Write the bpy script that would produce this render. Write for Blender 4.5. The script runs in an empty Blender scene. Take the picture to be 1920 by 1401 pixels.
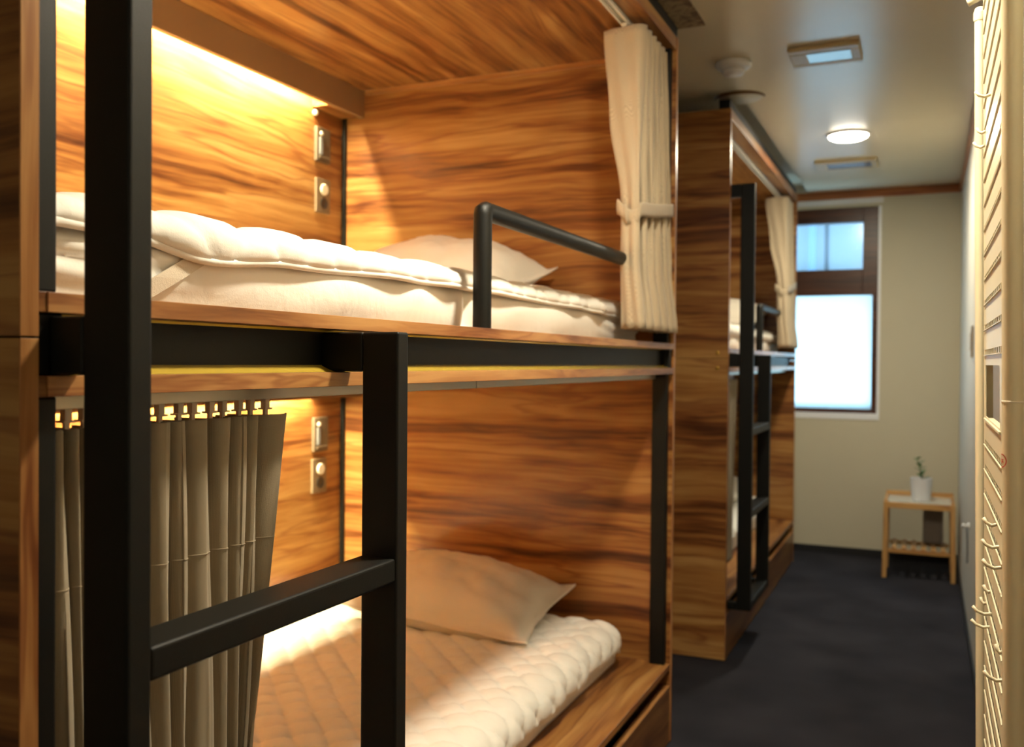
import bpy, bmesh, math, random
from mathutils import Vector, Matrix, noise
random.seed(4)
S = bpy.context.scene
COL = S.collection

# ------------------------------------------------------------------ camera
cd = bpy.data.cameras.new('camera'); cam = bpy.data.objects.new('camera', cd); COL.objects.link(cam)
RM = Matrix(((0.9126062531, -0.0130550288, 0.4086311209),
             (0.4087538892, 0.0086689450, -0.9126034777),
             (0.0083716640, 0.9998772002, 0.0132476272)))
cam.matrix_world = Matrix.Translation((0, 0, 1.25)) @ RM.to_4x4()
cd.sensor_width = 36; cd.sensor_fit = 'HORIZONTAL'; cd.lens = 1737 / 1920 * 36
cd.clip_start = 0.02
cd.dof.use_dof = True; cd.dof.focus_distance = 1.32; cd.dof.aperture_fstop = 4.6
S.camera = cam
# ------------------------------------------------------------------ view
S.view_settings.view_transform = 'Standard'; S.view_settings.look = 'None'
S.view_settings.gamma = 1.0; S.view_settings.use_curve_mapping = False
S.view_settings.exposure = 0.0
# ------------------------------------------------------------------ world (overcast daylight)
W = bpy.data.worlds.new('world'); S.world = W; W.use_nodes = True
bg = W.node_tree.nodes['Background']; bg.inputs[0].default_value = (0.58, 0.83, 1.0, 1); bg.inputs[1].default_value = 9.0
# ------------------------------------------------------------------ lamps
LED_COL = (1.0, 0.86, 0.50)
DOWN_COL = (1.0, 0.89, 0.68)
def area(name, loc, sx, sy, power, color, parent=None, rot=(0, 0, 0), shape='RECTANGLE', spread=math.pi):
    l = bpy.data.lights.new(name, 'AREA'); l.shape = shape; l.size = sx; l.size_y = sy
    l.energy = power; l.color = color; l.spread = spread
    o = bpy.data.objects.new(name, l); COL.objects.link(o); o.location = loc; o.rotation_euler = rot
    if parent: o.parent = parent
    return o
CEIL = 2.386
P_DOWN = 40.0; P_DOWN_FAR = 24.0; P_FILL_BACK = 9.0
P_LED_UP = 98.0
P_LED_LOW = 100.0
DOWNLIGHTS = [(-0.37, 4.87), (-0.30, 1.5), (-0.30, -1.9)]  # last entry: unseen fill lamp, added to brighten the near panel
portal = area('window_portal', (-0.82, 6.62, 1.6), 1.1, 1.4, 1, (1, 1, 1), rot=(-math.pi / 2, 0, 0))
portal.data.cycles.is_portal = True

# ================================================================== materials
MATS = {}
def newmat(name):
    m = bpy.data.materials.new(name); m.use_nodes = True
    return m, m.node_tree, m.node_tree.nodes['Principled BSDF']
def plain(name, col, rough=0.5, metal=0.0, bump=0.0, bscale=200, coat=0.0, spec=0.5, var=0.0, emit=None, estr=0):
    if name in MATS: return MATS[name]
    m, nt, b = newmat(name); N = nt.nodes; L = nt.links
    b.inputs['Base Color'].default_value = (*col, 1); b.inputs['Roughness'].default_value = rough
    b.inputs['Metallic'].default_value = metal; b.inputs['Specular IOR Level'].default_value = spec
    b.inputs['Coat Weight'].default_value = coat
    if emit: b.inputs['Emission Color'].default_value = (*emit, 1); b.inputs['Emission Strength'].default_value = estr
    tc = N.new('ShaderNodeTexCoord')
    if bump:
        n = N.new('ShaderNodeTexNoise'); n.inputs['Scale'].default_value = bscale; n.inputs['Detail'].default_value = 3
        L.new(tc.outputs['Object'], n.inputs['Vector'])
        bp = N.new('ShaderNodeBump'); bp.inputs['Strength'].default_value = bump; bp.inputs['Distance'].default_value = 0.002
        L.new(n.outputs['Fac'], bp.inputs['Height']); L.new(bp.outputs[0], b.inputs['Normal'])
    n2 = N.new('ShaderNodeTexNoise'); n2.inputs['Scale'].default_value = 6; n2.inputs['Detail'].default_value = 4
    L.new(tc.outputs['Object'], n2.inputs['Vector'])
    mx = N.new('ShaderNodeMix'); mx.data_type = 'RGBA'; mx.blend_type = 'MULTIPLY'; mx.inputs[0].default_value = max(var, 0.04)
    mx.inputs[6].default_value = (*col, 1)
    rp = N.new('ShaderNodeValToRGB'); rp.color_ramp.elements[0].position = .3; rp.color_ramp.elements[1].position = .7
    rp.color_ramp.elements[0].color = (.45, .45, .45, 1)
    L.new(n2.outputs['Fac'], rp.inputs[0]); L.new(rp.outputs[0], mx.inputs[7]); L.new(mx.outputs[2], b.inputs['Base Color'])
    MATS[name] = m; return m

def wood(name, axis, cols, rough=0.33, off=0.0, across=12.0, along=0.85, bump=0.05):
    """streaky laminate; grain runs along `axis` in the object's coordinates"""
    if name in MATS: return MATS[name]
    m, nt, b = newmat(name); N = nt.nodes; L = nt.links
    tc = N.new('ShaderNodeTexCoord'); oi = N.new('ShaderNodeObjectInfo')
    ad = N.new('ShaderNodeVectorMath'); ad.operation = 'ADD'
    ml = N.new('ShaderNodeMath'); ml.operation = 'MULTIPLY_ADD'; ml.inputs[1].default_value = 7.0; ml.inputs[2].default_value = off
    L.new(oi.outputs['Random'], ml.inputs[0]); L.new(tc.outputs['Object'], ad.inputs[0]); L.new(ml.outputs[0], ad.inputs[1])
    # slow warp so that streaks wander
    wn = N.new('ShaderNodeTexNoise'); wn.inputs['Scale'].default_value = 2.0; wn.inputs['Detail'].default_value = 2
    L.new(ad.outputs[0], wn.inputs['Vector'])
    ws = N.new('ShaderNodeVectorMath'); ws.operation = 'SCALE'; ws.inputs['Scale'].default_value = 0.055
    L.new(wn.outputs['Color'], ws.inputs[0])
    a2 = N.new('ShaderNodeVectorMath'); a2.operation = 'ADD'
    L.new(ad.outputs[0], a2.inputs[0]); L.new(ws.outputs[0], a2.inputs[1])
    def mapped(ac, al):
        mp = N.new('ShaderNodeMapping'); s = [ac, ac, ac]; s['xyz'.index(axis)] = al
        mp.inputs['Scale'].default_value = s; L.new(a2.outputs[0], mp.inputs['Vector']); return mp
    def nz(ac, al, sc, det, dist=0.0):
        n = N.new('ShaderNodeTexNoise'); n.inputs['Scale'].default_value = sc; n.inputs['Detail'].default_value = det
        n.inputs['Distortion'].default_value = dist
        n.inputs['Roughness'].default_value = 0.55
        L.new(mapped(ac, al).outputs[0], n.inputs['Vector']); return n
    n1 = nz(across, along, 1.0, 3, 0.45)
    n2 = nz(across * 4.0, along * 1.1, 1.0, 5, 0.25)
    n3 = nz(across * 22, along * 5, 1.0, 3)
    m1 = N.new('ShaderNodeMath'); m1.operation = 'MULTIPLY_ADD'; m1.inputs[1].default_value = 0.60
    m2 = N.new('ShaderNodeMath'); m2.operation = 'MULTIPLY_ADD'; m2.inputs[1].default_value = 0.30
    m3 = N.new('ShaderNodeMath'); m3.operation = 'MULTIPLY'; m3.inputs[1].default_value = 0.10
    L.new(n3.outputs['Fac'], m3.inputs[0]); L.new(n2.outputs['Fac'], m2.inputs[0]); L.new(m3.outputs[0], m2.inputs[2])
    L.new(n1.outputs['Fac'], m1.inputs[0]); L.new(m2.outputs[0], m1.inputs[2])
    rp = N.new('ShaderNodeValToRGB'); cr = rp.color_ramp
    pos = [0.36, 0.42, 0.465, 0.53, 0.61]
    while len(cr.elements) < 5: cr.elements.new(0.5)
    for e, p, c in zip(cr.elements, pos, cols): e.position = p; e.color = (*c, 1)
    L.new(m1.outputs[0], rp.inputs[0])
    # thin darker veins following contour lines of a stretched noise
    nv = nz(across * .9, along * .9, 1.0, 3, 0.5)
    sb = N.new('ShaderNodeMath'); sb.operation = 'SUBTRACT'; sb.inputs[1].default_value = 0.5; L.new(nv.outputs['Fac'], sb.inputs[0])
    mu = N.new('ShaderNodeMath'); mu.operation = 'MULTIPLY'; mu.inputs[1].default_value = 3.2; L.new(sb.outputs[0], mu.inputs[0])
    fr = N.new('ShaderNodeMath'); fr.operation = 'PINGPONG'; fr.inputs[1].default_value = 0.5; L.new(mu.outputs[0], fr.inputs[0])
    vr = N.new('ShaderNodeMapRange'); vr.inputs['From Min'].default_value = 0.0; vr.inputs['From Max'].default_value = 0.13
    vr.inputs['To Min'].default_value = 0.70; vr.inputs['To Max'].default_value = 1.0; vr.interpolation_type = 'SMOOTHSTEP'; L.new(fr.outputs[0], vr.inputs['Value'])
    vm = N.new('ShaderNodeMix'); vm.data_type = 'RGBA'; vm.blend_type = 'MULTIPLY'; vm.inputs[0].default_value = 1.0
    vc = N.new('ShaderNodeCombineColor')
    pw = N.new('ShaderNodeMath'); pw.operation = 'POWER'; pw.inputs[1].default_value = 1.5; L.new(vr.outputs[0], pw.inputs[0])
    L.new(vr.outputs[0], vc.inputs[0]); L.new(pw.outputs[0], vc.inputs[1]); L.new(pw.outputs[0], vc.inputs[2])
    L.new(rp.outputs[0], vm.inputs[6]); L.new(vc.outputs[0], vm.inputs[7]); L.new(vm.outputs[2], b.inputs['Base Color'])
    b.inputs['Roughness'].default_value = rough; b.inputs['Specular IOR Level'].default_value = 0.4
    bp = N.new('ShaderNodeBump'); bp.inputs['Strength'].default_value = bump; bp.inputs['Distance'].default_value = 0.001
    L.new(n3.outputs['Fac'], bp.inputs['Height']); L.new(bp.outputs[0], b.inputs['Normal'])
    MATS[name] = m; return m

ZEB = [(0.072, 0.022, 0.007), (0.152, 0.052, 0.014), (0.255, 0.103, 0.027), (0.340, 0.158, 0.044), (0.44, 0.240, 0.078)]
EDG = [(0.16, 0.055, 0.016), (0.25, 0.095, 0.028), (0.33, 0.14, 0.043), (0.41, 0.19, 0.062), (0.50, 0.26, 0.09)]
def zeb(axis): return wood('zebra_laminate_' + axis, axis, ZEB)
def edge(axis): return wood('edge_banding_' + axis, axis, EDG, across=16, along=2.0)

def fabric(name, col, scale=900, strength=0.35, rough=0.9, sheen=0.2, dist=0.0006, trans=0.0):
    if name in MATS: return MATS[name]
    m, nt, b = newmat(name); N = nt.nodes; L = nt.links
    tc = N.new('ShaderNodeTexCoord')
    w1 = N.new('ShaderNodeTexWave'); w1.bands_direction = 'Z'; w1.inputs['Scale'].default_value = scale / 6.28; w1.inputs['Distortion'].default_value = 1.5
    w2 = N.new('ShaderNodeTexWave'); w2.bands_direction = 'Y'; w2.inputs['Scale'].default_value = scale / 6.28; w2.inputs['Distortion'].default_value = 1.5
    for w in (w1, w2): w.inputs['Detail Scale'].default_value = 3; L.new(tc.outputs['Object'], w.inputs['Vector'])
    mm = N.new('ShaderNodeMath'); mm.operation = 'MULTIPLY'; L.new(w1.outputs['Fac'], mm.inputs[0]); L.new(w2.outputs['Fac'], mm.inputs[1])
    n = N.new('ShaderNodeTexNoise'); n.inputs['Scale'].default_value = 40; n.inputs['Detail'].default_value = 4; L.new(tc.outputs['Object'], n.inputs['Vector'])
    rp = N.new('ShaderNodeValToRGB')
    rp.color_ramp.elements[0].color = (*[c * 0.72 for c in col], 1); rp.color_ramp.elements[1].color = (*col, 1)
    rp.color_ramp.elements[0].position = 0.0; rp.color_ramp.elements[1].position = 0.55
    L.new(mm.outputs[0], rp.inputs[0]); L.new(rp.outputs[0], b.inputs['Base Color'])
    b.inputs['Roughness'].default_value = rough; b.inputs['Sheen Weight'].default_value = sheen
    ad = N.new('ShaderNodeMath'); ad.operation = 'ADD'; L.new(mm.outputs[0], ad.inputs[0]); L.new(n.outputs['Fac'], ad.inputs[1])
    bp = N.new('ShaderNodeBump'); bp.inputs['Strength'].default_value = strength; bp.inputs['Distance'].default_value = dist
    L.new(ad.outputs[0], bp.inputs['Height']); L.new(bp.outputs[0], b.inputs['Normal'])
    MATS[name] = m; return m

def cloth(name, col, rough=0.85):
    """plain bedding cotton: soft creases only"""
    if name in MATS: return MATS[name]
    m, nt, b = newmat(name); N = nt.nodes; L = nt.links
    tc = N.new('ShaderNodeTexCoord')
    n = N.new('ShaderNodeTexNoise'); n.inputs['Scale'].default_value = 14; n.inputs['Detail'].default_value = 3; n.inputs['Distortion'].default_value = 0.6
    f = N.new('ShaderNodeTexNoise'); f.inputs['Scale'].default_value = 500; f.inputs['Detail'].default_value = 2
    for q in (n, f): L.new(tc.outputs['Object'], q.inputs['Vector'])
    b1 = N.new('ShaderNodeBump'); b1.inputs['Strength'].default_value = 0.5; b1.inputs['Distance'].default_value = 0.006; L.new(n.outputs['Fac'], b1.inputs['Height'])
    b2 = N.new('ShaderNodeBump'); b2.inputs['Strength'].default_value = 0.25; b2.inputs['Distance'].default_value = 0.0008; L.new(f.outputs['Fac'], b2.inputs['Height'])
    L.new(b1.outputs[0], b2.inputs['Normal']); L.new(b2.outputs[0], b.inputs['Normal'])
    b.inputs['Base Color'].default_value = (*col, 1); b.inputs['Roughness'].default_value = rough; b.inputs['Sheen Weight'].default_value = 0.15
    MATS[name] = m; return m

M_BLACK = plain('black_powder_coat', (0.0045, 0.0047, 0.0037), 0.48, bump=0.15, bscale=900, spec=0.25)
M_CREAM = cloth('cream_cotton', (0.79, 0.765, 0.69))
M_PADW = cloth('quilt_cotton', (0.82, 0.80, 0.73))
M_PILL = cloth('pillow_cotton', (0.78, 0.72, 0.60))
M_CURT = fabric('curtain_weave', (0.53, 0.43, 0.29), scale=2200)
M_CURT_SHADE = fabric('shaded_curtain_weave', (0.36, 0.285, 0.18), scale=2200)  # same curtain fabric, darkened to paint in the lower bunks' shade
M_VAL = plain('valance_laminate', (0.30, 0.17, 0.075), 0.5)
M_RAIL = plain('rail_aluminium', (0.62, 0.58, 0.48), 0.35, metal=0.6)
M_RAILW = plain('rail_white', (0.75, 0.72, 0.64), 0.4)
M_WALL = plain('cream_wallpaper', (0.58, 0.535, 0.40), 0.75, bump=0.25, bscale=260)
M_WALLR = plain('pale_wallpaper', (0.64, 0.615, 0.54), 0.6, bump=0.25, bscale=260)
M_CEIL = plain('ceiling_paint', (0.72, 0.64, 0.46), 0.27, bump=0.06, bscale=120, spec=0.55)
M_CORN = wood('red_brown_trim', 'y', [(0.20, 0.060, 0.016), (0.28, 0.090, 0.024), (0.34, 0.115, 0.030), (0.39, 0.135, 0.036), (0.44, 0.16, 0.046)], across=14)
M_WFR = wood('window_timber', 'x', [(0.035, 0.010, 0.004), (0.048, 0.013, 0.005), (0.060, 0.017, 0.006), (0.072, 0.021, 0.007), (0.09, 0.026, 0.009)], across=14)
M_WHITE = plain('white_trim', (0.75, 0.75, 0.75), 0.4)
M_RACK = plain('ivory_rack_paint', (0.64, 0.58, 0.40), 0.38)
M_BASE = plain('black_baseboard', (0.012, 0.012, 0.014), 0.5)
M_SEAL = plain('amber_sealant', (0.62, 0.43, 0.06), 0.2, bump=.5, bscale=30, coat=1.0)
M_TAUPE = plain('taupe_plate', (0.095, 0.066, 0.040), 0.45)
M_DARK = plain('dark_plastic', (0.02, 0.018, 0.016), 0.35)
M_IVORY = plain('ivory_plastic', (0.72, 0.66, 0.52), 0.35)
M_BRASS = plain('brass', (0.62, 0.38, 0.08), 0.35, metal=0.8)
M_BAMB = wood('bamboo', 'x', [(0.40, 0.19, 0.06), (0.46, 0.235, 0.08), (0.50, 0.27, 0.09), (0.55, 0.31, 0.11), (0.6, 0.35, 0.13)], across=20)
M_GREY = plain('grey_card', (0.24, 0.20, 0.165), 0.7)
M_REFLG = plain('window_reflection_panel', (0.30, 0.36, 0.45), 0.12, spec=0.8)  # bluish colour paints the window's reflection into the vent glass

def carpet():
    m, nt, b = newmat('navy_carpet'); N = nt.nodes; L = nt.links
    tc = N.new('ShaderNodeTexCoord')
    n = N.new('ShaderNodeTexNoise'); n.inputs['Scale'].default_value = 420; n.inputs['Detail'].default_value = 3; L.new(tc.outputs['Object'], n.inputs['Vector'])
    n2 = N.new('ShaderNodeTexNoise'); n2.inputs['Scale'].default_value = 3; L.new(tc.outputs['Object'], n2.inputs['Vector'])
    ad = N.new('ShaderNodeMath'); ad.operation = 'MULTIPLY'; L.new(n.outputs['Fac'], ad.inputs[0]); L.new(n2.outputs['Fac'], ad.inputs[1])
    rp = N.new('ShaderNodeValToRGB'); rp.color_ramp.elements[0].position = .1; rp.color_ramp.elements[1].position = .45
    rp.color_ramp.elements[0].color = (0.013, 0.013, 0.018, 1); rp.color_ramp.elements[1].color = (0.042, 0.041, 0.052, 1)
    L.new(ad.outputs[0], rp.inputs[0]); L.new(rp.outputs[0], b.inputs['Base Color'])
    b.inputs['Roughness'].default_value = 0.95; b.inputs['Specular IOR Level'].default_value = 0.15
    bp = N.new('ShaderNodeBump'); bp.inputs['Strength'].default_value = 0.7; bp.inputs['Distance'].default_value = 0.003
    L.new(n.outputs['Fac'], bp.inputs['Height']); L.new(bp.outputs[0], b.inputs['Normal'])
    return m
M_CARPET = carpet()

def frosted(name, col, clear):
    m = bpy.data.materials.new(name); m.use_nodes = True; nt = m.node_tree; N = nt.nodes; L = nt.links
    N.clear(); o = N.new('ShaderNodeOutputMaterial')
    t = N.new('ShaderNodeBsdfTranslucent'); t.inputs[0].default_value = (*col, 1)
    tr = N.new('ShaderNodeBsdfTransparent'); tr.inputs[0].default_value = (*col, 1)
    g = N.new('ShaderNodeBsdfGlossy'); g.inputs['Roughness'].default_value = 0.15
    tc = N.new('ShaderNodeTexCoord'); nz = N.new('ShaderNodeTexNoise'); nz.inputs['Scale'].default_value = 300
    bp = N.new('ShaderNodeBump'); bp.inputs['Strength'].default_value = 0.15
    L.new(tc.outputs['Object'], nz.inputs['Vector']); L.new(nz.outputs['Fac'], bp.inputs['Height']); L.new(bp.outputs[0], g.inputs['Normal'])
    m1 = N.new('ShaderNodeMixShader'); m1.inputs[0].default_value = clear
    L.new(t.outputs[0], m1.inputs[1]); L.new(tr.outputs[0], m1.inputs[2])
    m2 = N.new('ShaderNodeMixShader'); m2.inputs[0].default_value = 0.06
    L.new(m1.outputs[0], m2.inputs[1]); L.new(g.outputs[0], m2.inputs[2]); L.new(m2.outputs[0], o.inputs[0])
    return m
M_PANE_LOW = frosted('frosted_glass', (0.88, 0.98, 1.0), 0.25)
M_PANE_UP = frosted('clear_blue_glass', (0.80, 0.92, 1.0), 0.9)

def marble():
    m, nt, b = newmat('mottled_board'); N = nt.nodes; L = nt.links
    tc = N.new('ShaderNodeTexCoord'); n = N.new('ShaderNodeTexNoise'); n.inputs['Scale'].default_value = 22; n.inputs['Detail'].default_value = 5; n.inputs['Distortion'].default_value = 1.5
    L.new(tc.outputs['Object'], n.inputs['Vector'])
    rp = N.new('ShaderNodeValToRGB'); rp.color_ramp.elements[0].position = .38; rp.color_ramp.elements[1].position = .55
    rp.color_ramp.elements[0].color = (0.14, 0.075, 0.025, 1); rp.color_ramp.elements[1].color = (0.30, 0.21, 0.09, 1)
    L.new(n.outputs['Fac'], rp.inputs[0]); L.new(rp.outputs[0], b.inputs['Base Color']); b.inputs['Roughness'].default_value = .7
    return m
M_MOT = marble()

# ================================================================== geometry helpers
class MB:
    def __init__(s): s.v = []; s.f = []
    def box(s, x0, x1, y0, y1, z0, z1):
        i = len(s.v)
        s.v += [(x0, y0, z0), (x1, y0, z0), (x1, y1, z0), (x0, y1, z0), (x0, y0, z1), (x1, y0, z1), (x1, y1, z1), (x0, y1, z1)]
        s.f += [tuple(i + k for k in q) for q in ((0, 3, 2, 1), (4, 5, 6, 7), (0, 1, 5, 4), (1, 2, 6, 5), (2, 3, 7, 6), (3, 0, 4, 7))]
        return s
    def tube(s, pts, r, n=16, caps=True):
        """round tube along a polyline, mitred"""
        P = [Vector(p) for p in pts]; rings = []
        R_ = r if hasattr(r, '__len__') else [r] * len(P)
        t0 = (P[1] - P[0]).normalized()
        up = Vector((0, 0, 1)) if abs(t0.z) < .9 else Vector((1, 0, 0))
        nrm = t0.cross(up).normalized()
        for k, p in enumerate(P):
            a = (P[k] - P[k - 1]).normalized() if k else (P[1] - P[0]).normalized()
            b = (P[k + 1] - P[k]).normalized() if k < len(P) - 1 else a
            t = (a + b).normalized(); nrm = (nrm - t * nrm.dot(t)).normalized(); bn = t.cross(nrm)
            c = max(0.3, t.dot(a)); ring = []
            for q in range(n):
                an = 2 * math.pi * q / n; d = nrm * math.cos(an) + bn * math.sin(an)
                off = d * R_[k]
                # stretch in the bend plane
                bd = (b - a)
                if bd.length > 1e-4:
                    bd = (bd - t * bd.dot(t)).normalized(); off += bd * off.dot(bd) * (1 / c - 1)
                ring.append(len(s.v)); s.v.append(tuple(p + off))
            rings.append(ring)
        for a, b in zip(rings, rings[1:]):
            for q in range(n): s.f.append((a[q], a[(q + 1) % n], b[(q + 1) % n], b[q]))
        if caps: s.f.append(tuple(reversed(rings[0]))); s.f.append(tuple(rings[-1]))
        return s
    def lathe(s, prof, c=(0, 0, 0), n=32, axis='z'):
        rings = []
        for (r, h) in prof:
            ring = []
            for q in range(n):
                an = 2 * math.pi * q / n; a, b = r * math.cos(an), r * math.sin(an)
                p = (a, b, h) if axis == 'z' else ((h, a, b) if axis == 'x' else (a, h, b))
                ring.append(len(s.v)); s.v.append((c[0] + p[0], c[1] + p[1], c[2] + p[2]))
            rings.append(ring)
        for a, b in zip(rings, rings[1:]):
            for q in range(n): s.f.append((a[q], a[(q + 1) % n], b[(q + 1) % n], b[q]))
        s.f.append(tuple(reversed(rings[0]))); s.f.append(tuple(rings[-1]))
        return s
    def grid(s, rows, closed=False):
        i = len(s.v); n = len(rows[0])
        for r in rows: s.v += [tuple(p) for p in r]
        for a in range(len(rows) - 1):
            for b in range(n - 1 + (1 if closed else 0)):
                c = (b + 1) % n
                s.f.append((i + a * n + b, i + a * n + c, i + (a + 1) * n + c, i + (a + 1) * n + b))
        return s
    def build(s, name, mat, parent=None, bevel=0.0, smooth=False, seg=2, solid=0.0, subs=0, loc=(0, 0, 0)):
        me = bpy.data.meshes.new(name); me.from_pydata(s.v, [], s.f); me.update()
        bm = bmesh.new(); bm.from_mesh(me); bmesh.ops.recalc_face_normals(bm, faces=bm.faces); bm.to_mesh(me); bm.free()
        me.materials.append(mat)
        o = bpy.data.objects.new(name, me); COL.objects.link(o); o.location = loc
        if smooth:
            for p in me.polygons: p.use_smooth = True
        if solid: m = o.modifiers.new('thickness', 'SOLIDIFY'); m.thickness = solid; m.offset = 0
        if bevel: m = o.modifiers.new('bevel', 'BEVEL'); m.width = bevel; m.segments = seg; m.limit_method = 'ANGLE'
        if subs: m = o.modifiers.new('subdivision', 'SUBSURF'); m.levels = subs; m.render_levels = subs
        if parent: o.parent = parent
        return o
def box(name, mat, x0, x1, y0, y1, z0, z1, parent=None, bevel=0.0015, **k):
    return MB().box(x0, x1, y0, y1, z0, z1).build(name, mat, parent, bevel, **k)
def autosmooth(o, ang=40):
    for p in o.data.polygons: p.use_smooth = True
    o.data.set_sharp_from_angle(angle=math.radians(ang)); return o
def empty(name, loc, rz=0):
    o = bpy.data.objects.new(name, None); COL.objects.link(o); o.location = loc; o.rotation_euler = (0, 0, rz); o.empty_display_size = .1; return o
def tag(o, label, cat, group=None):
    o['label'] = label; o['category'] = cat
    if group: o['group'] = group
    return o
def struct(o): o['kind'] = 'structure'; return o
def children(o): return [c for c in bpy.data.objects if c.parent == o]
def copy_tree(o, parent=None, loc=None):
    c = o.copy(); COL.objects.link(c); c.parent = parent
    if loc is not None: c.location = loc
    for ch in children(o): copy_tree(ch, c)
    return c

# ================================================================== room shell
YE = 6.45; XR = 0.188; XL = -2.10; YB = -2.9
struct(box('floor', M_CARPET, XL - .1, XR + .1, YB - .1, YE + .15, -0.1, 0, bevel=0))
m = MB(); m.box(-.735, XR + .1, YB - .1, YE + .15, CEIL, CEIL + .12); m.box(XL - .1, -.735, YB - .1, 4.02, CEIL, CEIL + .12)
m.box(XL - .1, -.735, 4.02, YE + .15, CEIL + .05, CEIL + .12)
struct(m.build('ceiling', M_CEIL))
struct(box('wall_left', M_WALL, XL - .1, XL, YB, YE, 0, CEIL, bevel=0))

struct(box('wall_right', M_WALLR, XR, XR + .1, YB, YE, 0, CEIL, bevel=0))
struct(box('wall_near', M_WALL, XL, XR, YB - .1, YB, 0, CEIL, bevel=0))
WX0, WX1, WZ0, WZ1 = -1.36, -0.279, 0.888, 2.277
m = MB(); m.box(XL, WX0, YE, YE + .12, 0, CEIL); m.box(WX1, XR, YE, YE + .12, 0, CEIL)
m.box(WX0, WX1, YE, YE + .12, 0, WZ0); m.box(WX0, WX1, YE, YE + .12, WZ1, CEIL)
m.box(XL, -.735, YE, YE + .12, CEIL, CEIL + .05)
struct(m.build('wall_end', M_WALL))
# cornice and baseboards
struct(box('trim_1', M_CORN, XR - .016, XR, YB, YE - .016, 2.332, CEIL))
M_CORNX = wood('red_brown_trim_x', 'x', [(0.20, 0.060, 0.016), (0.28, 0.090, 0.024), (0.34, 0.115, 0.030), (0.39, 0.135, 0.036), (0.44, 0.16, 0.046)], across=14)
struct(box('trim_2', M_CORNX, XL, XR, YE - .016, YE, 2.332, CEIL))
struct(box('trim_3', M_WHITE, XL, WX1 + .01, YE - .010, YE, 2.296, 2.332))
struct(box('baseboard_end', M_BASE, XL, XR - .008, YE - .008, YE, 0, 0.045))
struct(box('baseboard_right', M_BASE, XR - .008, XR, YB, YE, 0, 0.055))
# window
wroot = empty('window_1', (WX0, YE, WZ0)); struct(wroot)
def wl(x0, x1, y0, y1, z0, z1): return (x0 - WX0, x1 - WX0, y0 - YE, y1 - YE, z0 - WZ0, z1 - WZ0)
FX0, FX1, FZ0 = -1.34, -0.297, 0.928
GX0 = -1.24
fr = MB()
fr.box(*wl(GX0, -.391, YE + .012, YE + .09, 2.181, WZ1)); fr.box(*wl(GX0, -.391, YE + .012, YE + .09, 1.703, 1.873))
fr.box(*wl(FX0, GX0, YE + .012, YE + .09, FZ0, WZ1)); fr.box(*wl(-0.391, FX1, YE + .012, YE + .09, 1.703, WZ1))
fr.box(*wl(-0.330, FX1, YE + .012, YE + .09, .955, 1.703)); fr.box(*wl(GX0, FX1, YE + .012, YE + .09, FZ0, 0.955))
fr.build('window_frame', M_WFR, wroot, bevel=.002)
rv = MB(); rv.box(*wl(FX1, WX1, YE + .0, YE + .11, WZ0, WZ1)); rv.box(*wl(WX0, WX1, YE - .006, YE + .11, WZ0, FZ0)); rv.box(*wl(WX0, FX0, YE, YE + .11, WZ0, WZ1))
rv.build('window_sill', plain('sill_white', (.86, .88, .93), .35), wroot, bevel=.001)
MB().box(*wl(GX0, -0.391, YE + .05, YE + .054, 1.873, 2.181)).build('upper_pane', M_PANE_UP, wroot)
MB().box(*wl(GX0, -0.330, YE + .05, YE + .054, 0.955, 1.703)).build('lower_pane', M_PANE_LOW, wroot)
# the neighbouring wall seen through the upper pane
nb = MB()
for k in range(9): nb.box(-6 + k * 1.3, -6 + k * 1.3 + 1.26, 8.6, 8.7, 0, 6)
M_NB = plain('neighbour_panels', (0.125, 0.145, 0.16), 0.8)
b_ = nb.build('facade', M_NB); tag(b_, 'pale blue panelled outside facade seen through the upper window pane', 'facade')
box('joint_strip', plain('joint_grey', (0.14, 0.18, 0.22), .8), -6.05, 5.7, 8.71, 8.74, 0, 6, b_, bevel=0)
# downspout in front of the facade
pp = MB().tube([(-0.93, 8.5, 0), (-0.93, 8.5, 6)], 0.035).build('downspout', plain('pipe_blue_grey', (0.09, 0.15, 0.22), .6), smooth=True)
tag(pp, 'thin grey blue downspout crossing the view behind the upper window pane', 'downspout')

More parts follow.
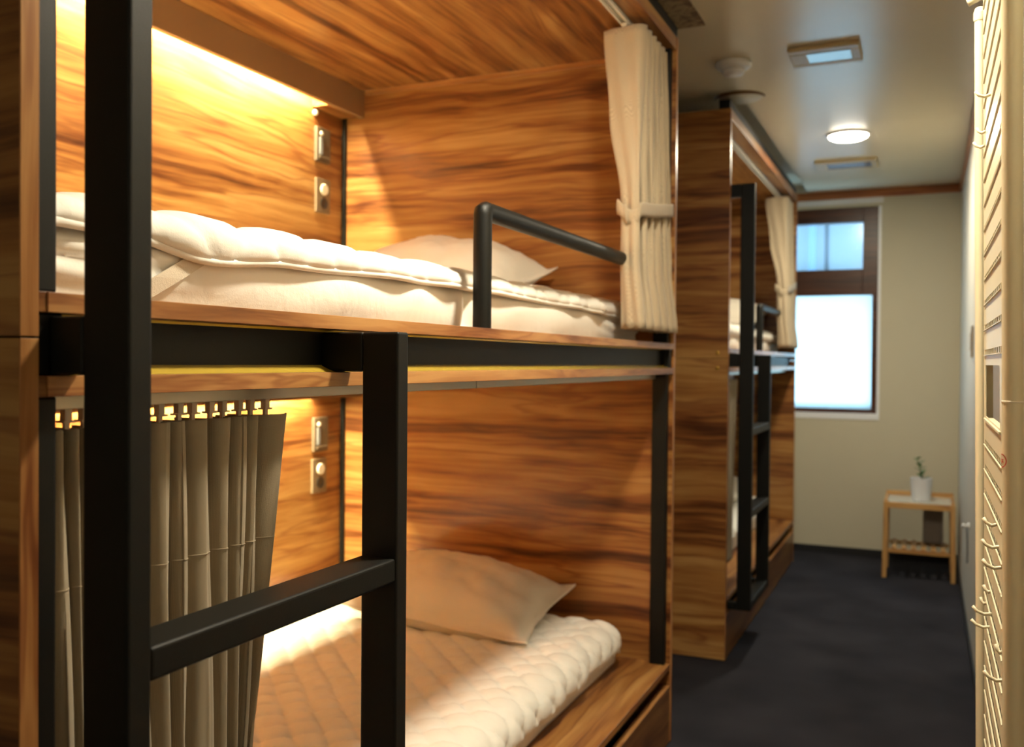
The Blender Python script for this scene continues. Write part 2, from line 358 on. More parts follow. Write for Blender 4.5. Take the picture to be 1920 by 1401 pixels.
# ================================================================== bunk beds
BX = -0.756
def bunk(Y0, L_, label, leds):
    r = empty('bunk_bed', (BX, Y0, 0)); tag(r, label, 'bunk bed', 'built-in double bunk beds')
    D = -1.31
    # end panels: two stacked boards each
    for y0, y1 in ((0, .02), (L_ - .02, L_)):
        for z0, z1 in ((0.004, 1.2675), (1.2695, 2.31)):
            e = box('end_panel', zeb('x'), D, -.0006, y0, y1, z0, z1, r, bevel=.0008)
            box('edge_strip', edge('z'), -.0012, .0008, y0 + .0003, y1 - .0003, z0, z1, e, bevel=.0004)
    box('back_panel', zeb('y'), D, D + .02, .021, L_ - .021, 0.004, 2.266, r)
    box('corner_post', M_BLACK, D + .02, D + .034, L_ - .036, L_ - .0205, .26, 2.266, r)
    box('ceiling_panel', zeb('y'), D, -.001, .021, L_ - .021, 2.268, 2.310, r)
    box('trim_strip', edge('x'), -1.19, -.066, L_ - .028, L_ - .0205, 2.250, 2.2675, r, bevel=.0008)
    box('top_beam', M_BLACK, -.05, -.004, 0, L_, 2.3105, 2.347, r)
    # light valances
    for z0, z1 in ((2.165, 2.2675), (1.111, 1.2115)):
        v = box('valance', M_VAL, -1.22, -1.20, .0205, L_ - .0205, z0, z1, r, bevel=.001)
        s = box('light_strip', plain('led_lit' if leds else 'led_off', (0.9, 0.85, 0.7), .4, emit=LED_COL if leds else None, estr=8 if leds else 0),
                -1.267, -1.233, .12, L_ - .24, z1 - .012, z1 - .002, v, bevel=0)
        box('end_block', zeb('y'), D + .0205, -1.2205, L_ - .225, L_ - .0365, z0 + .0005, z1, v, bevel=.001)
        if leds:
            a = area('led_lamp', (-1.250, .5 * (L_ - .12), z1 - .0135), .016 if z0 > 2 else .034, L_ - .38, P_LED_UP if z0 > 2 else P_LED_LOW, LED_COL, v)
    # decks
    for nm, z0, z1 in (('upper_deck_board', 1.2925, 1.3120), ('lower_deck_board', 1.2125, 1.2325)):
        d = box(nm, zeb('y'), D + .021, -.001, .021, L_ - .021, z0, z1, r, bevel=.0006)
        box('edge_strip', edge('y'), -.0016, .0006, .030, L_ - .022, z0 + .0003, z1 - .0003, d, bevel=.0004)
    box('deck_beam', M_BLACK, -.075, -.032, .022, L_ - .022, 1.2327, 1.2923, r, bevel=.002)
    sm = MB(); i0 = [(-.008, 1.2327), (-.0321, 1.2425), (-.034, 1.2425), (-.034, 1.2327)]
    for prof in (i0, [(-.029, 1.2923), (-.0321, 1.2893), (-.034, 1.2893), (-.034, 1.2923)]):
        sm = MB(); sm.grid([[(x, .052, z) for x, z in prof], [(x, L_ - .0505, z) for x, z in prof]], closed=True)
        sm.f += [(3, 2, 1, 0), (4, 5, 6, 7)]
        sm.build('seal_strip', M_SEAL, r)
    box('bed_base', zeb('y'), D + .021, -.001, .021, L_ - .021, .242, .262, r)
    box('base_beam', M_BLACK, -.075, -.035, .021, L_ - .021, .190, .2415, r)
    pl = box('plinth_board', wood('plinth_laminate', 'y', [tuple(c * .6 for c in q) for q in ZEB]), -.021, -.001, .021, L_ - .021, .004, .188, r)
    box('edge_strip', edge('y'), -.0212, -.0008, .021, L_ - .021, .1875, .1895, pl, bevel=.0003)
    # posts
    for y0, y1 in ((.021, .052), (L_ - .050, L_ - .021)) if leds else ((.021, .052),):
        for z0, z1 in ((.262, 1.2124), (1.3121, 2.2676)):
            box('corner_post', M_BLACK, -.063, -.014, y0, y1, z0, z1, r, bevel=.003)
        box('corner_post', M_BLACK, -.033, -.006, y0, y1, 1.2328, 1.2922, r, bevel=.002)
    # guard rail
    g = MB(); g.tube([(-.044, 1.052, 1.3121), (-.044, 1.052, 1.535)] + [(-.044, 1.0535 + .006 * k * k, 1.541 + .0015 * k) for k in (0,)] + [(-.044, 1.064, 1.546), (-.044, L_ - .16, 1.546)], .0185, n=24)
    autosmooth(g.build('guard_rail', M_BLACK, r), 50)
    # ladder
    lx0, lx1 = .038, .096
    y1a, y1b, y2a, y2b = .036, .065, .504, .533
    lad = MB()
    lad.box(lx0, lx1, y1a, y1b, .212, 2.0); lad.box(-.014, lx0, y1a, y1b, 1.945, 2.0)
    lad.box(lx0, lx1, y2a, y2b, .212, 1.289); lad.box(-.031, lx0, y2a, y2b, 1.2335, 1.289)
    lad.box(-.031, lx0, y1a, y1b, 1.2335, 1.289)
    for ya, yb in ((y1a, y1b), (y2a, y2b)): lad.box(-.0005, lx0, ya, yb, .212, .245)
    la = lad.build('ladder', M_BLACK, r, bevel=.0035, seg=3)
    for z in (.945, .598, .212):
        box('rung', M_BLACK, lx0 + .001, lx1 - .001, y1b, y2a, z, z + .033, la, bevel=.004, seg=3)
    # curtain rails
    rl = MB(); rl.box(-.072, -.052, .0205, L_ - .0505, 1.1965, 1.2124)
    o = rl.build('curtain_rail', M_RAIL, r, bevel=.001)
    box('rail_joint', M_DARK, -.0722, -.0515, 1.045, 1.0462, 1.1962, 1.2124, o, bevel=0)
    rl = MB(); rl.box(-.088, -.082, .0205, L_ - .0505, 2.252, 2.2678); rl.box(-.068, -.062, .0205, L_ - .0505, 2.252, 2.2678); rl.box(-.088, -.062, .0205, L_ - .0505, 2.264, 2.2678)
    rl.build('curtain_rail', M_RAILW, r, bevel=.001)
    # bolts on the near end
    for z in (1.2920, 1.2290):
        MB().lathe([(.0075, 0), (.0085, -.001), (.0085, -.002), (.006, -.0035), (.002, -.0038)], (-.044, 0, z), 20, 'y').build('bolt', M_BRASS, r, smooth=True)
    return r
NEAR_Y, NEAR_L = 0.588, 2.412
FAR_Y, FAR_L = 3.891, 2.165
bunk(NEAR_Y, NEAR_L, 'nearest wood-grain bunk bed with lit interior and black ladder, filling the left', True)
bunk(FAR_Y, FAR_L, 'farther wood-grain bunk bed with black ladder, standing beside the window wall', False)

# ================================================================== bedding
def rbox(x0, x1, y0, y1, z0, z1, nx, ny, nz, fn=None):
    """subdivided box surface with a per-vertex tweak"""
    bm = bmesh.new(); key = {}
    def V(i, j, k):
        if (i, j, k) not in key:
            p = Vector((x0 + (x1 - x0) * i / nx, y0 + (y1 - y0) * j / ny, z0 + (z1 - z0) * k / nz))
            if fn: p = fn(p)
            key[(i, j, k)] = bm.verts.new(p)
        return key[(i, j, k)]
    for i in range(nx):
        for j in range(ny):
            for k in (0, nz): bm.faces.new([V(i, j, k), V(i + 1, j, k), V(i + 1, j + 1, k), V(i, j + 1, k)])
    for i in range(nx):
        for k in range(nz):
            for j in (0, ny): bm.faces.new([V(i, j, k), V(i + 1, j, k), V(i + 1, j, k + 1), V(i, j, k + 1)])
    for j in range(ny):
        for k in range(nz):
            for i in (0, nx): bm.faces.new([V(i, j, k), V(i, j + 1, k), V(i, j + 1, k + 1), V(i, j, k + 1)])
    bmesh.ops.recalc_face_normals(bm, faces=bm.faces)
    return bm
def bmobj(name, bm, mat, parent=None, smooth=True, subs=0):
    me = bpy.data.meshes.new(name); bm.to_mesh(me); bm.free(); me.materials.append(mat)
    for p in me.polygons: p.use_smooth = smooth
    o = bpy.data.objects.new(name, me); COL.objects.link(o)
    if parent: o.parent = parent
    if subs: m = o.modifiers.new('s', 'SUBSURF'); m.levels = subs; m.render_levels = subs
    return o
MAT_X0, MAT_Y0, MAT_L = -2.03, 0.03, 2.29      # mattress: x from wall, y offset from the bunk's start
def mattress(Y0, zb, h, xf, L_, label):
    """origin at the foot of its front edge"""
    r = empty('mattress', (xf, Y0, zb)); tag(r, label, 'mattress', 'mattresses in the bunks')
    w = xf - MAT_X0; rr = .032
    def fn(p):
        # rounded long edges, bulged sides, horizontal drag wrinkles at the ends
        q = Vector(p)
        dx0, dx1 = q.x + w, -q.x; dy0, dy1 = q.y, L_ - q.y; dz0, dz1 = q.z, h - q.z
        for d, sx in ((dx1, -1),):
            if dz1 < rr and d < rr:
                a, b = rr - d, rr - dz1; m_ = max(a, b); s = math.hypot(a, b)
                if s > 1e-6: f = m_ / s; q.x = -(rr - a * f); q.z = h - (rr - b * f)
        if dx1 < .002:
            t = max(0, min(1, q.z / h)); q.x += .010 * math.sin(math.pi * t)
            e = max(0, 1 - dy0 / .35) + max(0, 1 - dy1 / .45)
            q.x += .006 * e * math.sin(q.z * 190 + q.y * 9 + 1.5 * math.sin(q.y * 13)) * math.sin(math.pi * t)
            q.x += .004 * noise.noise(Vector((1, q.y * 5, q.z * 14)))
            q.x -= .022 * math.exp(-((q.y - 1.045) / .014) ** 2) * math.sin(math.pi * min(1, t * 1.0)) ** .5 if h < .1 else 0
        if dy0 < .002 or dy1 < .002:
            t = max(0, min(1, q.z / h)); s = -1 if dy0 < .002 else 1
            q.y += s * .008 * math.sin(math.pi * t)
        if dz1 < .001: q.z += .003 * noise.noise(Vector((q.x * 4, q.y * 4, 0)))
        return q
    o = bmobj('mattress_body', rbox(-w, 0, 0, L_, 0, h, 24, 180, 14, fn), M_CREAM, r)
    return r
def quilt(Y0, zt, xf, L_, hem, label, over=0.018, cell=.115, amp=.012, y_start=0.02, yend=.02, rnd=.03, wav=.006):
    """quilted pad: origin on the mattress top at its front edge. hem(y) = drop of the front edge below zt"""
    r = empty('mattress_pad', (xf, Y0, zt)); tag(r, label, 'mattress pad', 'quilted mattress pads')
    w = xf - MAT_X0 - .01
    ys = y_start; ye = L_ - yend
    NY = 300; NX = 120; rows = []; hemline = []
    def qh(u, v):
        a = (u + v) / cell; b = (u - v) / cell
        return 1 - (1 - math.sqrt(abs(math.sin(math.pi * a)) * abs(math.sin(math.pi * b)))) ** 2.4
    for j in range(NY + 1):
        y = ys + (ye - ys) * j / NY; row = []
        d = hem(y); tot = w - .02 + d + over
        e0 = min(1, (y - ys) / .03, (ye - y) / .03); e0 = math.sqrt(max(0, e0))
        for i in range(NX + 1):
            t = i / NX; t = 1 - (1 - t) ** 1.5 if False else t
            s = t * tot            # arc length from the wall
            lim = w - rnd
            if s < lim: x = -w + s; z = .016; nx_, nz_ = 0, 1
            else:
                q = s - lim; arc = math.pi / 2 * rnd
                if q < arc: a = q / rnd; x = -rnd + math.sin(a) * (rnd + over); z = .016 - (1 - math.cos(a)) * rnd; nx_, nz_ = math.sin(a), math.cos(a)
                else: x = over; z = .016 - rnd - (q - arc); nx_, nz_ = 1, 0
            end = min(1, (tot - s) / .022); end = math.sqrt(max(0, end))
            h = amp * qh(s, y) * end * e0 + .004 * noise.noise(Vector((s * 9, y * 9, zt))) * e0
            if nx_ > .5: x += wav * math.sin(y * 21 + 2 * math.sin(y * 7)) * (1 - end * .2) * min(1, (s - lim) / .04)
            row.append((x + nx_ * h, y, z + nz_ * h - (1 - e0) * .012))
        hemline.append(row[-1]); rows.append(row)
    o = MB().grid(rows).build('quilted_top', M_PADW, r, smooth=True, solid=.007)
    b = MB().tube([(p[0], p[1], p[2]) for p in hemline[::2]], .0058, n=8).build('binding', M_PADW, r, smooth=True)
    return r
def pillow(loc, sx, sy, th, rot, label, seed):
    NU, NV = 56, 44; top = []; bot = []
    for j in range(NV + 1):
        v = -1 + 2 * j / NV; rt = []; rb = []
        for i in range(NU + 1):
            u = -1 + 2 * i / NU
            pin = 1 - .10 * (1 - abs(v) ** 2.2) * abs(u) ** 3; pinv = 1 - .12 * (1 - abs(u) ** 2.2) * abs(v) ** 3
            x = u * sx / 2 * pin; y = v * sy / 2 * pinv
            flange = .93
            uu = min(1, abs(u) / flange); vv = min(1, abs(v) / flange)
            t = (max(0, 1 - uu ** 2.4) * max(0, 1 - vv ** 2.4)) ** .5
            wr = noise.noise(Vector((u * 3 + seed, v * 3, 0))) * .010 + noise.noise(Vector((u * 9 + seed, v * 5, 3))) * .005
            wr += .006 * math.sin(9 * math.atan2(v, u) + seed) * min(1, (abs(u) ** 6 + abs(v) ** 6))
            z = th * .62 * t + wr * (0.25 + t) + .003
            corner = (abs(u) ** 4) * (abs(v) ** 4) * .02
            rt.append((x, y, z + corner)); rb.append((x, y, -th * .38 * t - .003 + corner + wr * .4 * (1 - t)))
        top.append(rt); bot.append(rb)
    m = MB(); m.grid(top); n0 = len(m.v); m.grid(bot)
    W_ = NU + 1; H_ = NV + 1
    loop = [i for i in range(W_)] + [j * W_ + NU for j in range(1, H_)] + [NV * W_ + i for i in range(NU - 1, -1, -1)] + [j * W_ for j in range(NV - 1, 0, -1)]
    for a, b in zip(loop, loop[1:] + loop[:1]): m.f.append((a, b, n0 + b, n0 + a))
    o = m.build('pillow', M_PILL, smooth=True); o.location = loc; o.rotation_euler = rot
    tag(o, label, 'pillow', 'pillows in the bunks'); return o

DECK_U, DECK_L = 1.3125, 0.2625
# near bunk, upper berth
mattress(NEAR_Y + .065, DECK_U, .098, -0.868, 2.25, 'cream mattress on the upper deck of the nearest bunk')
def hem_up(y):
    z = y + NEAR_Y + .065
    base = [(.66, .018), (.80, .018), (.93, .038), (1.1, .026), (1.4, .018), (1.7, .016), (2.3, .018), (2.6, .024), (2.9, .040)]
    for (a, ha), (b, hb) in zip(base, base[1:]):
        if a <= z <= b: t = (z - a) / (b - a); t = t * t * (3 - 2 * t); return ha + (hb - ha) * t + .004
    return .03
quilt(NEAR_Y + .065, DECK_U + .098, -0.868, 2.25, hem_up, 'white quilted pad over the upper mattress of the nearest bunk', cell=.15, amp=.011, over=.016)
pillow((-1.445, 2.70, DECK_U + .098 + .116), .60, .46, .20, (math.radians(13), math.radians(6), math.radians(1)), 'white pillow behind the black guard rail on the nearest upper bunk', 1.3)
up_ = [o for o in bpy.data.objects if o.name == 'mattress_pad'][0]
st_ = MB(); ro = []
for k in range(9):
    t = k / 8; yc = .925 - .115 * t; zc = 1.380 - .062 * t
    ro.append([(.0165 - .004 * abs(t - .5), yc + .022 * sgn - (NEAR_Y + .065), zc - .008 * sgn * 0 - (DECK_U + .098)) for sgn in (-1, 0, 1)])
st_.grid(ro).build('elastic_strap', plain('elastic_beige', (.62, .54, .42), .8, bump=.4, bscale=700), up_, solid=.0012)
# near bunk, lower berth
mattress(NEAR_Y + .065, DECK_L, .115, -0.925, 2.25, 'mattress with a shaded side on the lower deck of the nearest bunk')
quilt(NEAR_Y + .065, DECK_L + .115, -0.925, 2.25, lambda y: .058 + .006 * math.sin(y * 5), 'tan-lit quilted pad on the lower mattress behind the shaded curtain', cell=.098, amp=.016, over=.022, rnd=.045, wav=.005)
pillow((-1.40, 2.685, DECK_L + .115 + .098), .68, .46, .19, (math.radians(9), math.radians(5), math.radians(3)), 'tan pillow against the wood panel in the nearest lower bunk', 4.1)
# far bunk
FM = FAR_Y + .065
mattress(FM, DECK_U, .098, -0.868, 2.05, 'pale mattress on the upper deck of the farther bunk')
quilt(FM, DECK_U + .098, -0.868, 2.05, lambda y: .03, 'white pad over the upper mattress of the farther bunk', cell=.15, amp=.014)
pillow((-1.20, FM + 1.78, DECK_U + .098 + .12), .62, .44, .18, (math.radians(12), 0, 0), 'white pillow behind the ladder on the farther upper bunk', 2.2)
mattress(FM, DECK_L, .115, -0.925, 2.05, 'pale mattress on the lower deck of the farther bunk')
quilt(FM, DECK_L + .115, -0.925, 2.05, lambda y: .05, 'white pad over the lower mattress of the farther bunk', amp=.014)
pillow((-1.30, FM + 1.75, DECK_L + .115 + .09), .62, .44, .16, (math.radians(8), 0, 0), 'white pillow low down in the farther bunk behind its ladder', 5.2)
# rolled towels/duvet at the near end of the far bunk, seen between the ladder posts
def folded(loc, sx, sy, sz, label):
    def fn(p):
        q = Vector(p); r_ = .03
        for ax, s in ((0, sx), (1, sy), (2, sz)):
            pass
        c = Vector((0, 0, sz / 2)); d = Vector(((q.x) / (sx / 2), (q.y) / (sy / 2), (q.z - sz / 2) / (sz / 2)))
        n4 = (abs(d.x) ** 5 + abs(d.y) ** 5 + abs(d.z) ** 5) ** .2
        mx_ = max(abs(d.x), abs(d.y), abs(d.z), 1e-6); k = mx_ / n4
        q = Vector((q.x * k, q.y * k, sz / 2 + (q.z - sz / 2) * k))
        lay = abs(math.sin(q.z / sz * math.pi * 3)); f = .94 + .06 * lay
        return Vector((q.x * f, q.y * f, q.z))
    o = bmobj('folded_duvet', rbox(-sx / 2, sx / 2, -sy / 2, sy / 2, 0, sz, 16, 16, 24, fn), M_CREAM)
    o.location = loc; return tag(o, label, 'duvet', 'folded duvets in the farther bunk')
folded((-1.12, FM + .25, DECK_U + .125), .44, .34, .19, 'cream folded duvet on the farther upper bunk beside the ladder')
folded((-1.16, FM + .28, DECK_L + .142), .44, .36, .19, 'white folded duvet on the farther lower bunk beside the ladder')

# ================================================================== curtains
def catmull(P, n=8):
    out = []
    Q = [P[0]] + P + [P[-1]]
    for i in range(1, len(Q) - 2):
        for k in range(n):
            t = k / n; a, b, c, d = Q[i - 1], Q[i], Q[i + 1], Q[i + 2]
            out.append(tuple(.5 * (2 * b[m] + (c[m] - a[m]) * t + (2 * a[m] - 5 * b[m] + 4 * c[m] - d[m]) * t * t + (3 * b[m] - a[m] - 3 * c[m] + d[m]) * t ** 3) for m in range(2)))
    out.append(P[-1]); return out
R_TOP = [.648, .675, .693, .722, .752, .783, .815, .840, .886, .921, .946, .976, 1.040]
R_BOT = [.660, .686, .702, .728, .755, .790, .831, .846, .886, .920, .935, .945, .954]
def lower_curtain(Y0, label, zt=1.176, zb=.36):
    dy = Y0 - NEAR_Y
    r = empty('curtain', (-.82, Y0 + .25, zb)); tag(r, label, 'curtain', 'bunk curtains')
    rows = []; NZ = 40
    for k in range(NZ + 1):
        z = zt + (zb - zt) * k / NZ
        t = (zt - z) / (zt - .70); t = min(t, 1.25)
        t = t ** 1.15
        P = []
        for i, (a, b) in enumerate(zip(R_TOP, R_BOT)):
            y = a + (b - a) * t
            if i:
                y0 = P[-1][1]; w = y - y0
                dep = .050 + .012 * math.sin(i * 2.3)
                w = max(w, .012)
                P += [(-.800 - dep, y0 + w * .05), (-.801 - dep * .52, y0 + w * .13), (-.800 - dep * .20, y0 + w * .27), (-.799 - dep * .05, y0 + w * .48), (-.7985, y0 + w * .74)]
            wob = .004 * math.sin(z * 7 + i * 1.9)
            P.append((-.801 + wob, y - .006 + wob * .5)); P.append((-.808 + wob, y + .003 + wob * .5))
        # last panel: flat return turned outward
        rows.append([(x + .82, y + dy - Y0 - .25, z - zb) for x, y in catmull(P, 5)])
    MB().grid(rows).build('curtain_cloth', M_CURT_SHADE, r, smooth=True, solid=.0022)
    # horizontal stitched seam near the top
    k = int(NZ * .20)
    MB().tube([(p[0] + .002, p[1], p[2]) for p in rows[k]], .0005, n=5).build('stitch_line', M_CURT, r)
    # gliders under the rail
    n = 14
    for i in range(n):
        y = .66 + i * (1.005 - .66) / (n - 1) + (.004 if i % 2 else 0)
        g = MB(); X = -.818
        g.box(X - .004, X + .004, y - .0045, y + .0045, 1.1840, 1.1968); g.box(X - .006, X + .006, y - .0075, y + .0075, 1.1820, 1.1842)
        g.box(X - .002, X + .002, y - .003, y + .003, 1.170, 1.182)
        g.v = [(a + .82, b + dy - Y0 - .25, c - zb) for a, b, c in g.v]
        g.build('glider', plain('glider_plastic', (.60, .50, .38), .4), r)
    return r
lower_curtain(NEAR_Y, 'pleated curtain in painted shade tone half drawn across the nearest lower bunk')
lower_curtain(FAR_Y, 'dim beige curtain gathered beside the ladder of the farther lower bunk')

def tied_curtain(yoff, label):
    zt, zb = 2.243, 1.345
    r = empty('curtain', (-.83, yoff, zb)); tag(r, label, 'curtain', 'bunk curtains')
    # serpentine plan: x in [-1,1], y in [0,1]
    base = []
    nf = 10
    for i in range(nf + 1):
        y = i / nf
        if i % 2 == 0: base += [(-1, y), (-.5, y - .012), (.0, y - .016), (.55, y - .02), (1, y + .0)]
        else: base += [(1.0, y - .02), (.5, y), (0, y + .01), (-.5, y), (-1, y)]
    plan = catmull(base, 4)
    def ext(z):
        K = [(2.243, -.895, -.770, 2.66, 2.93), (1.98, -.862, -.765, 2.62, 2.93), (1.72, -.814, -.757, 2.57, 2.93), (1.69, -.813, -.757, 2.57, 2.93),
             (1.55, -.808, -.752, 2.548, 2.94), (1.345, -.800, -.733, 2.54, 2.96)]
        for a, b in zip(K, K[1:]):
            if b[0] <= z <= a[0] + 1e-9:
                t = (a[0] - z) / (a[0] - b[0]); t = t * t * (3 - 2 * t); return [a[i] + (b[i] - a[i]) * t for i in range(1, 5)]
        return K[-1][1:]
    NZ = 44; rows = []
    for k in range(NZ + 1):
        z = zt + (zb - zt) * k / NZ; x0, x1, y0, y1 = ext(z); row = []
        for n_, (u, v) in enumerate(plan):
            x = x0 + (x1 - x0) * (u + 1) / 2; y = y0 + (y1 - y0) * v
            y += (u + 1) * -.008
            x += .004 * math.sin(v * 30 + z * 5); y += .003 * math.sin(u * 6 + z * 9 + v * 20)
            row.append((x + .83, y - 2.64, z - zb))
        rows.append(row)
    MB().grid(rows).build('curtain_cloth', M_CURT, r, smooth=True, solid=.003)
    # tie band: wraps the front and the corridor side, dipping at the middle
    m = MB(); outer = []
    ang = [(-.822, 2.80), (-.824, 2.60), (-.814, 2.560), (-.785, 2.552), (-.758, 2.548), (-.748, 2.565), (-.746, 2.70), (-.748, 2.92)]
    dz = [.03, .014, .010, -.018, -.022, .000, .016, .050]
    path = catmull(ang, 6); zz = catmull([(d, 0) for d in dz], 6)
    for wv in (0, .25, .5, .75, 1):
        bul = .004 * math.sin(math.pi * wv)
        row = []
        for (x, y), (d, _) in zip(path, zz):
            dx, dy_ = x + .785, y - 2.74; l = math.hypot(dx, dy_) or 1
            row.append((x + dx / l * bul + .83, y + dy_ / l * bul - 2.64, 1.665 + .042 * wv + d - zb))
        outer.append(row)
    m.grid(outer).build('tieback', M_CURT, r, smooth=True, solid=.003)
    kn = MB().tube([(-.792 + .83, 2.547 - 2.64, 1.700 - zb), (-.788 + .83, 2.543 - 2.64, 1.672 - zb), (-.784 + .83, 2.545 - 2.64, 1.645 - zb)], [.004, .006, .0035], n=8)
    kn.build('knot', M_CURT, r, smooth=True)
    # runner
    MB().box(-.008, .008, .0, .016, zt - zb, 2.2535 - zb).build('glider', M_IVORY, r, bevel=.002)
    MB().box(-.006, .006, .12, .135, zt - zb, 2.2535 - zb).build('glider', M_IVORY, r, bevel=.002)
    return r
tied_curtain(2.64, 'beige curtain tied back at the far end of the nearest upper bunk')
tied_curtain(2.64 + (FAR_Y + FAR_L) - (NEAR_Y + NEAR_L), 'beige curtain tied back beside the window on the farther upper bunk')

# ================================================================== wall plates in the near bunk
XB = BX - 1.29 + .0003
def switch_plate(y, z, label):
    r = empty('reading_light', (XB, y, z)); tag(r, label, 'switch', 'bunk control plates')
    box('plate', M_TAUPE, 0, .014, -.043, .043, -.063, .063, r, bevel=.003)
    box('slot', plain('slot_blue_grey', (.20, .21, .22), .3), .0135, .0175, -.028, -.008, -.038, .026, r, bevel=.002)
    MB().lathe([(.008, 0), (.008, .004), (.005, .005), (.0045, .003), (.001, .003)], (.0165, -.020, .038), 20, 'x').build('ring', M_IVORY, r, smooth=False)
    box('lower_ledge', M_TAUPE, .0135, .019, -.030, .030, -.052, -.042, r, bevel=.002)
    return r
def outlet_plate(y, z, label):
    r = empty('wall_outlet', (XB, y, z)); tag(r, label, 'outlet', 'bunk outlet plates')
    box('plate', plain('outlet_bronze', (.17, .12, .07), .45), 0, .010, -.043, .043, -.063, .063, r, bevel=.003)
    MB().lathe([(.021, 0), (.021, .004), (.018, .007), (.002, .007)], (.0095, .002, .024), 28, 'x').build('knob', M_IVORY, r, smooth=False)
    MB().lathe([(.021, 0), (.021, .003), (.018, .003), (.016, .001), (.001, .001)], (.0095, .002, -.026), 28, 'x').build('socket', M_DARK, r, smooth=False)
    return r
a_ = switch_plate(2.830, 2.037, 'taupe switch plate with a vertical slot, upper of two in the upper bunk')
a_.name = 'switch_plate'
outlet_plate(2.835, 1.852, 'bronze outlet plate with white knob and black socket in the upper bunk')
b2 = switch_plate(2.825, .975, 'taupe switch plate with a vertical slot on the lower bunk wall'); b2.name = 'switch_plate'
outlet_plate(2.822, .823, 'bronze outlet plate with black socket on the lower bunk wall')
pb = MB().lathe([(.011, 0), (.011, .008), (.008, .011), (.001, .012)], (0, 0, 0), 24, 'x').build('sensor_button', M_IVORY, smooth=True, loc=(XB, 2.79, 2.148))
tag(pb, 'small round white button under the light valance of the upper bunk', 'button')

# ================================================================== ceiling things
for i, (x, y) in enumerate(DOWNLIGHTS):
    r = empty('downlight', (x, y, CEIL))
    tag(r, 'round glowing ceiling downlight in the corridor before the window wall' if i == 0 else ('round ceiling downlight over the corridor beside the nearest bunk' if i == 1 else 'added unseen fill downlight behind the camera'), 'downlight', 'corridor downlights')
    MB().lathe([(.104, 0), (.104, -.006), (.098, -.010), (.093, -.010), (.093, -.004)], (0, 0, 0), 40).build('bezel', M_WHITE, r)
    MB().lathe([(.092, -.0045), (.090, -.016), (.075, -.023), (.045, -.027), (.001, -.028)], (0, 0, 0), 40).build('diffuser', plain('downlight_glow', (.9, .9, .9), .5, emit=(1, .90, .72), estr=20), r, smooth=True)
    area('downlight_lamp', (0, 0, -.030), .18, .18, (P_DOWN_FAR, P_DOWN, P_FILL_BACK)[i], DOWN_COL, r, shape='DISK')
r = empty('smoke_detector', (-.683, 3.55, CEIL)); tag(r, 'round white smoke detector on the ceiling between the two bunks', 'smoke detector')
MB().lathe([(.066, 0), (.068, -.012), (.060, -.022), (.046, -.026)], (0, 0, 0), 36).build('base', M_WHITE, r, smooth=True)
MB().lathe([(.042, -.0255), (.044, -.034), (.036, -.046), (.020, -.050), (.001, -.050)], (0, 0, 0), 36).build('sensor_head', M_WHITE, r, smooth=True)
def fixture(x, y, w, l, label):
    r = empty('ceiling_vent', (x, y, CEIL)); tag(r, label, 'ceiling vent', 'framed ceiling vents')
    M_FR = plain('aged_frame', (0.52, 0.42, 0.24), .4)
    f = MB(); f.box(-w / 2, w / 2, -l / 2, -l / 2 + .045, -.017, 0); f.box(-w / 2, w / 2, l / 2 - .035, l / 2, -.017, 0)
    f.box(-w / 2, -w / 2 + .06, -l / 2 + .045, l / 2 - .035, -.017, 0); f.box(w / 2 - .035, w / 2, -l / 2 + .045, l / 2 - .035, -.017, 0)
    f.build('frame', M_FR, r, bevel=.006, seg=3)
    i = MB().box(-w / 2 + .06, w / 2 - .035, -l / 2 + .045, l / 2 - .035, -.014, 0).build('panel', M_REFLG, r)
    box('inner_lip', plain('lip_brown', (.20, .15, .09), .5), -w / 2 + .058, w / 2 - .033, -l / 2 + .043, -l / 2 + .049, -.0185, -.002, r, bevel=.001)
    return r
fixture(-.352, 3.560, .245, .205, 'cream framed ceiling vent with painted blue window reflection in its panel beside the smoke detector')
fixture(-.430, 5.56, .33, .23, 'flat cream ceiling vent beyond the glowing downlight')
r = empty('access_cover', (-.745, 4.03, CEIL)); tag(r, 'round beige ceiling cover with brown rim above the farther bunk corner', 'ceiling cover')
arc = [(.104 * math.cos(t), .104 * math.sin(t), -.004) for t in [math.radians(185 + 8.75 * k) for k in range(21)]]
MB().tube(arc, [.002 + .007 * math.sin(math.pi * k / 20) for k in range(21)], n=10).build('rim', plain('brown_rim', (.16, .08, .02), .5), r, smooth=True)
MB().lathe([(.092, 0), (.090, -.004), (.001, -.005)], (0, 0, 0), 48).build('disc', plain('cover_beige', (.56, .50, .36), .5), r, smooth=True)
pt = box('ceiling_board', M_MOT, -.80, -.692, 1.2, 3.108, CEIL - .006, CEIL - .0002, bevel=.001)
tag(pt, 'mottled brown board on the ceiling along the top of the nearest bunk', 'board')

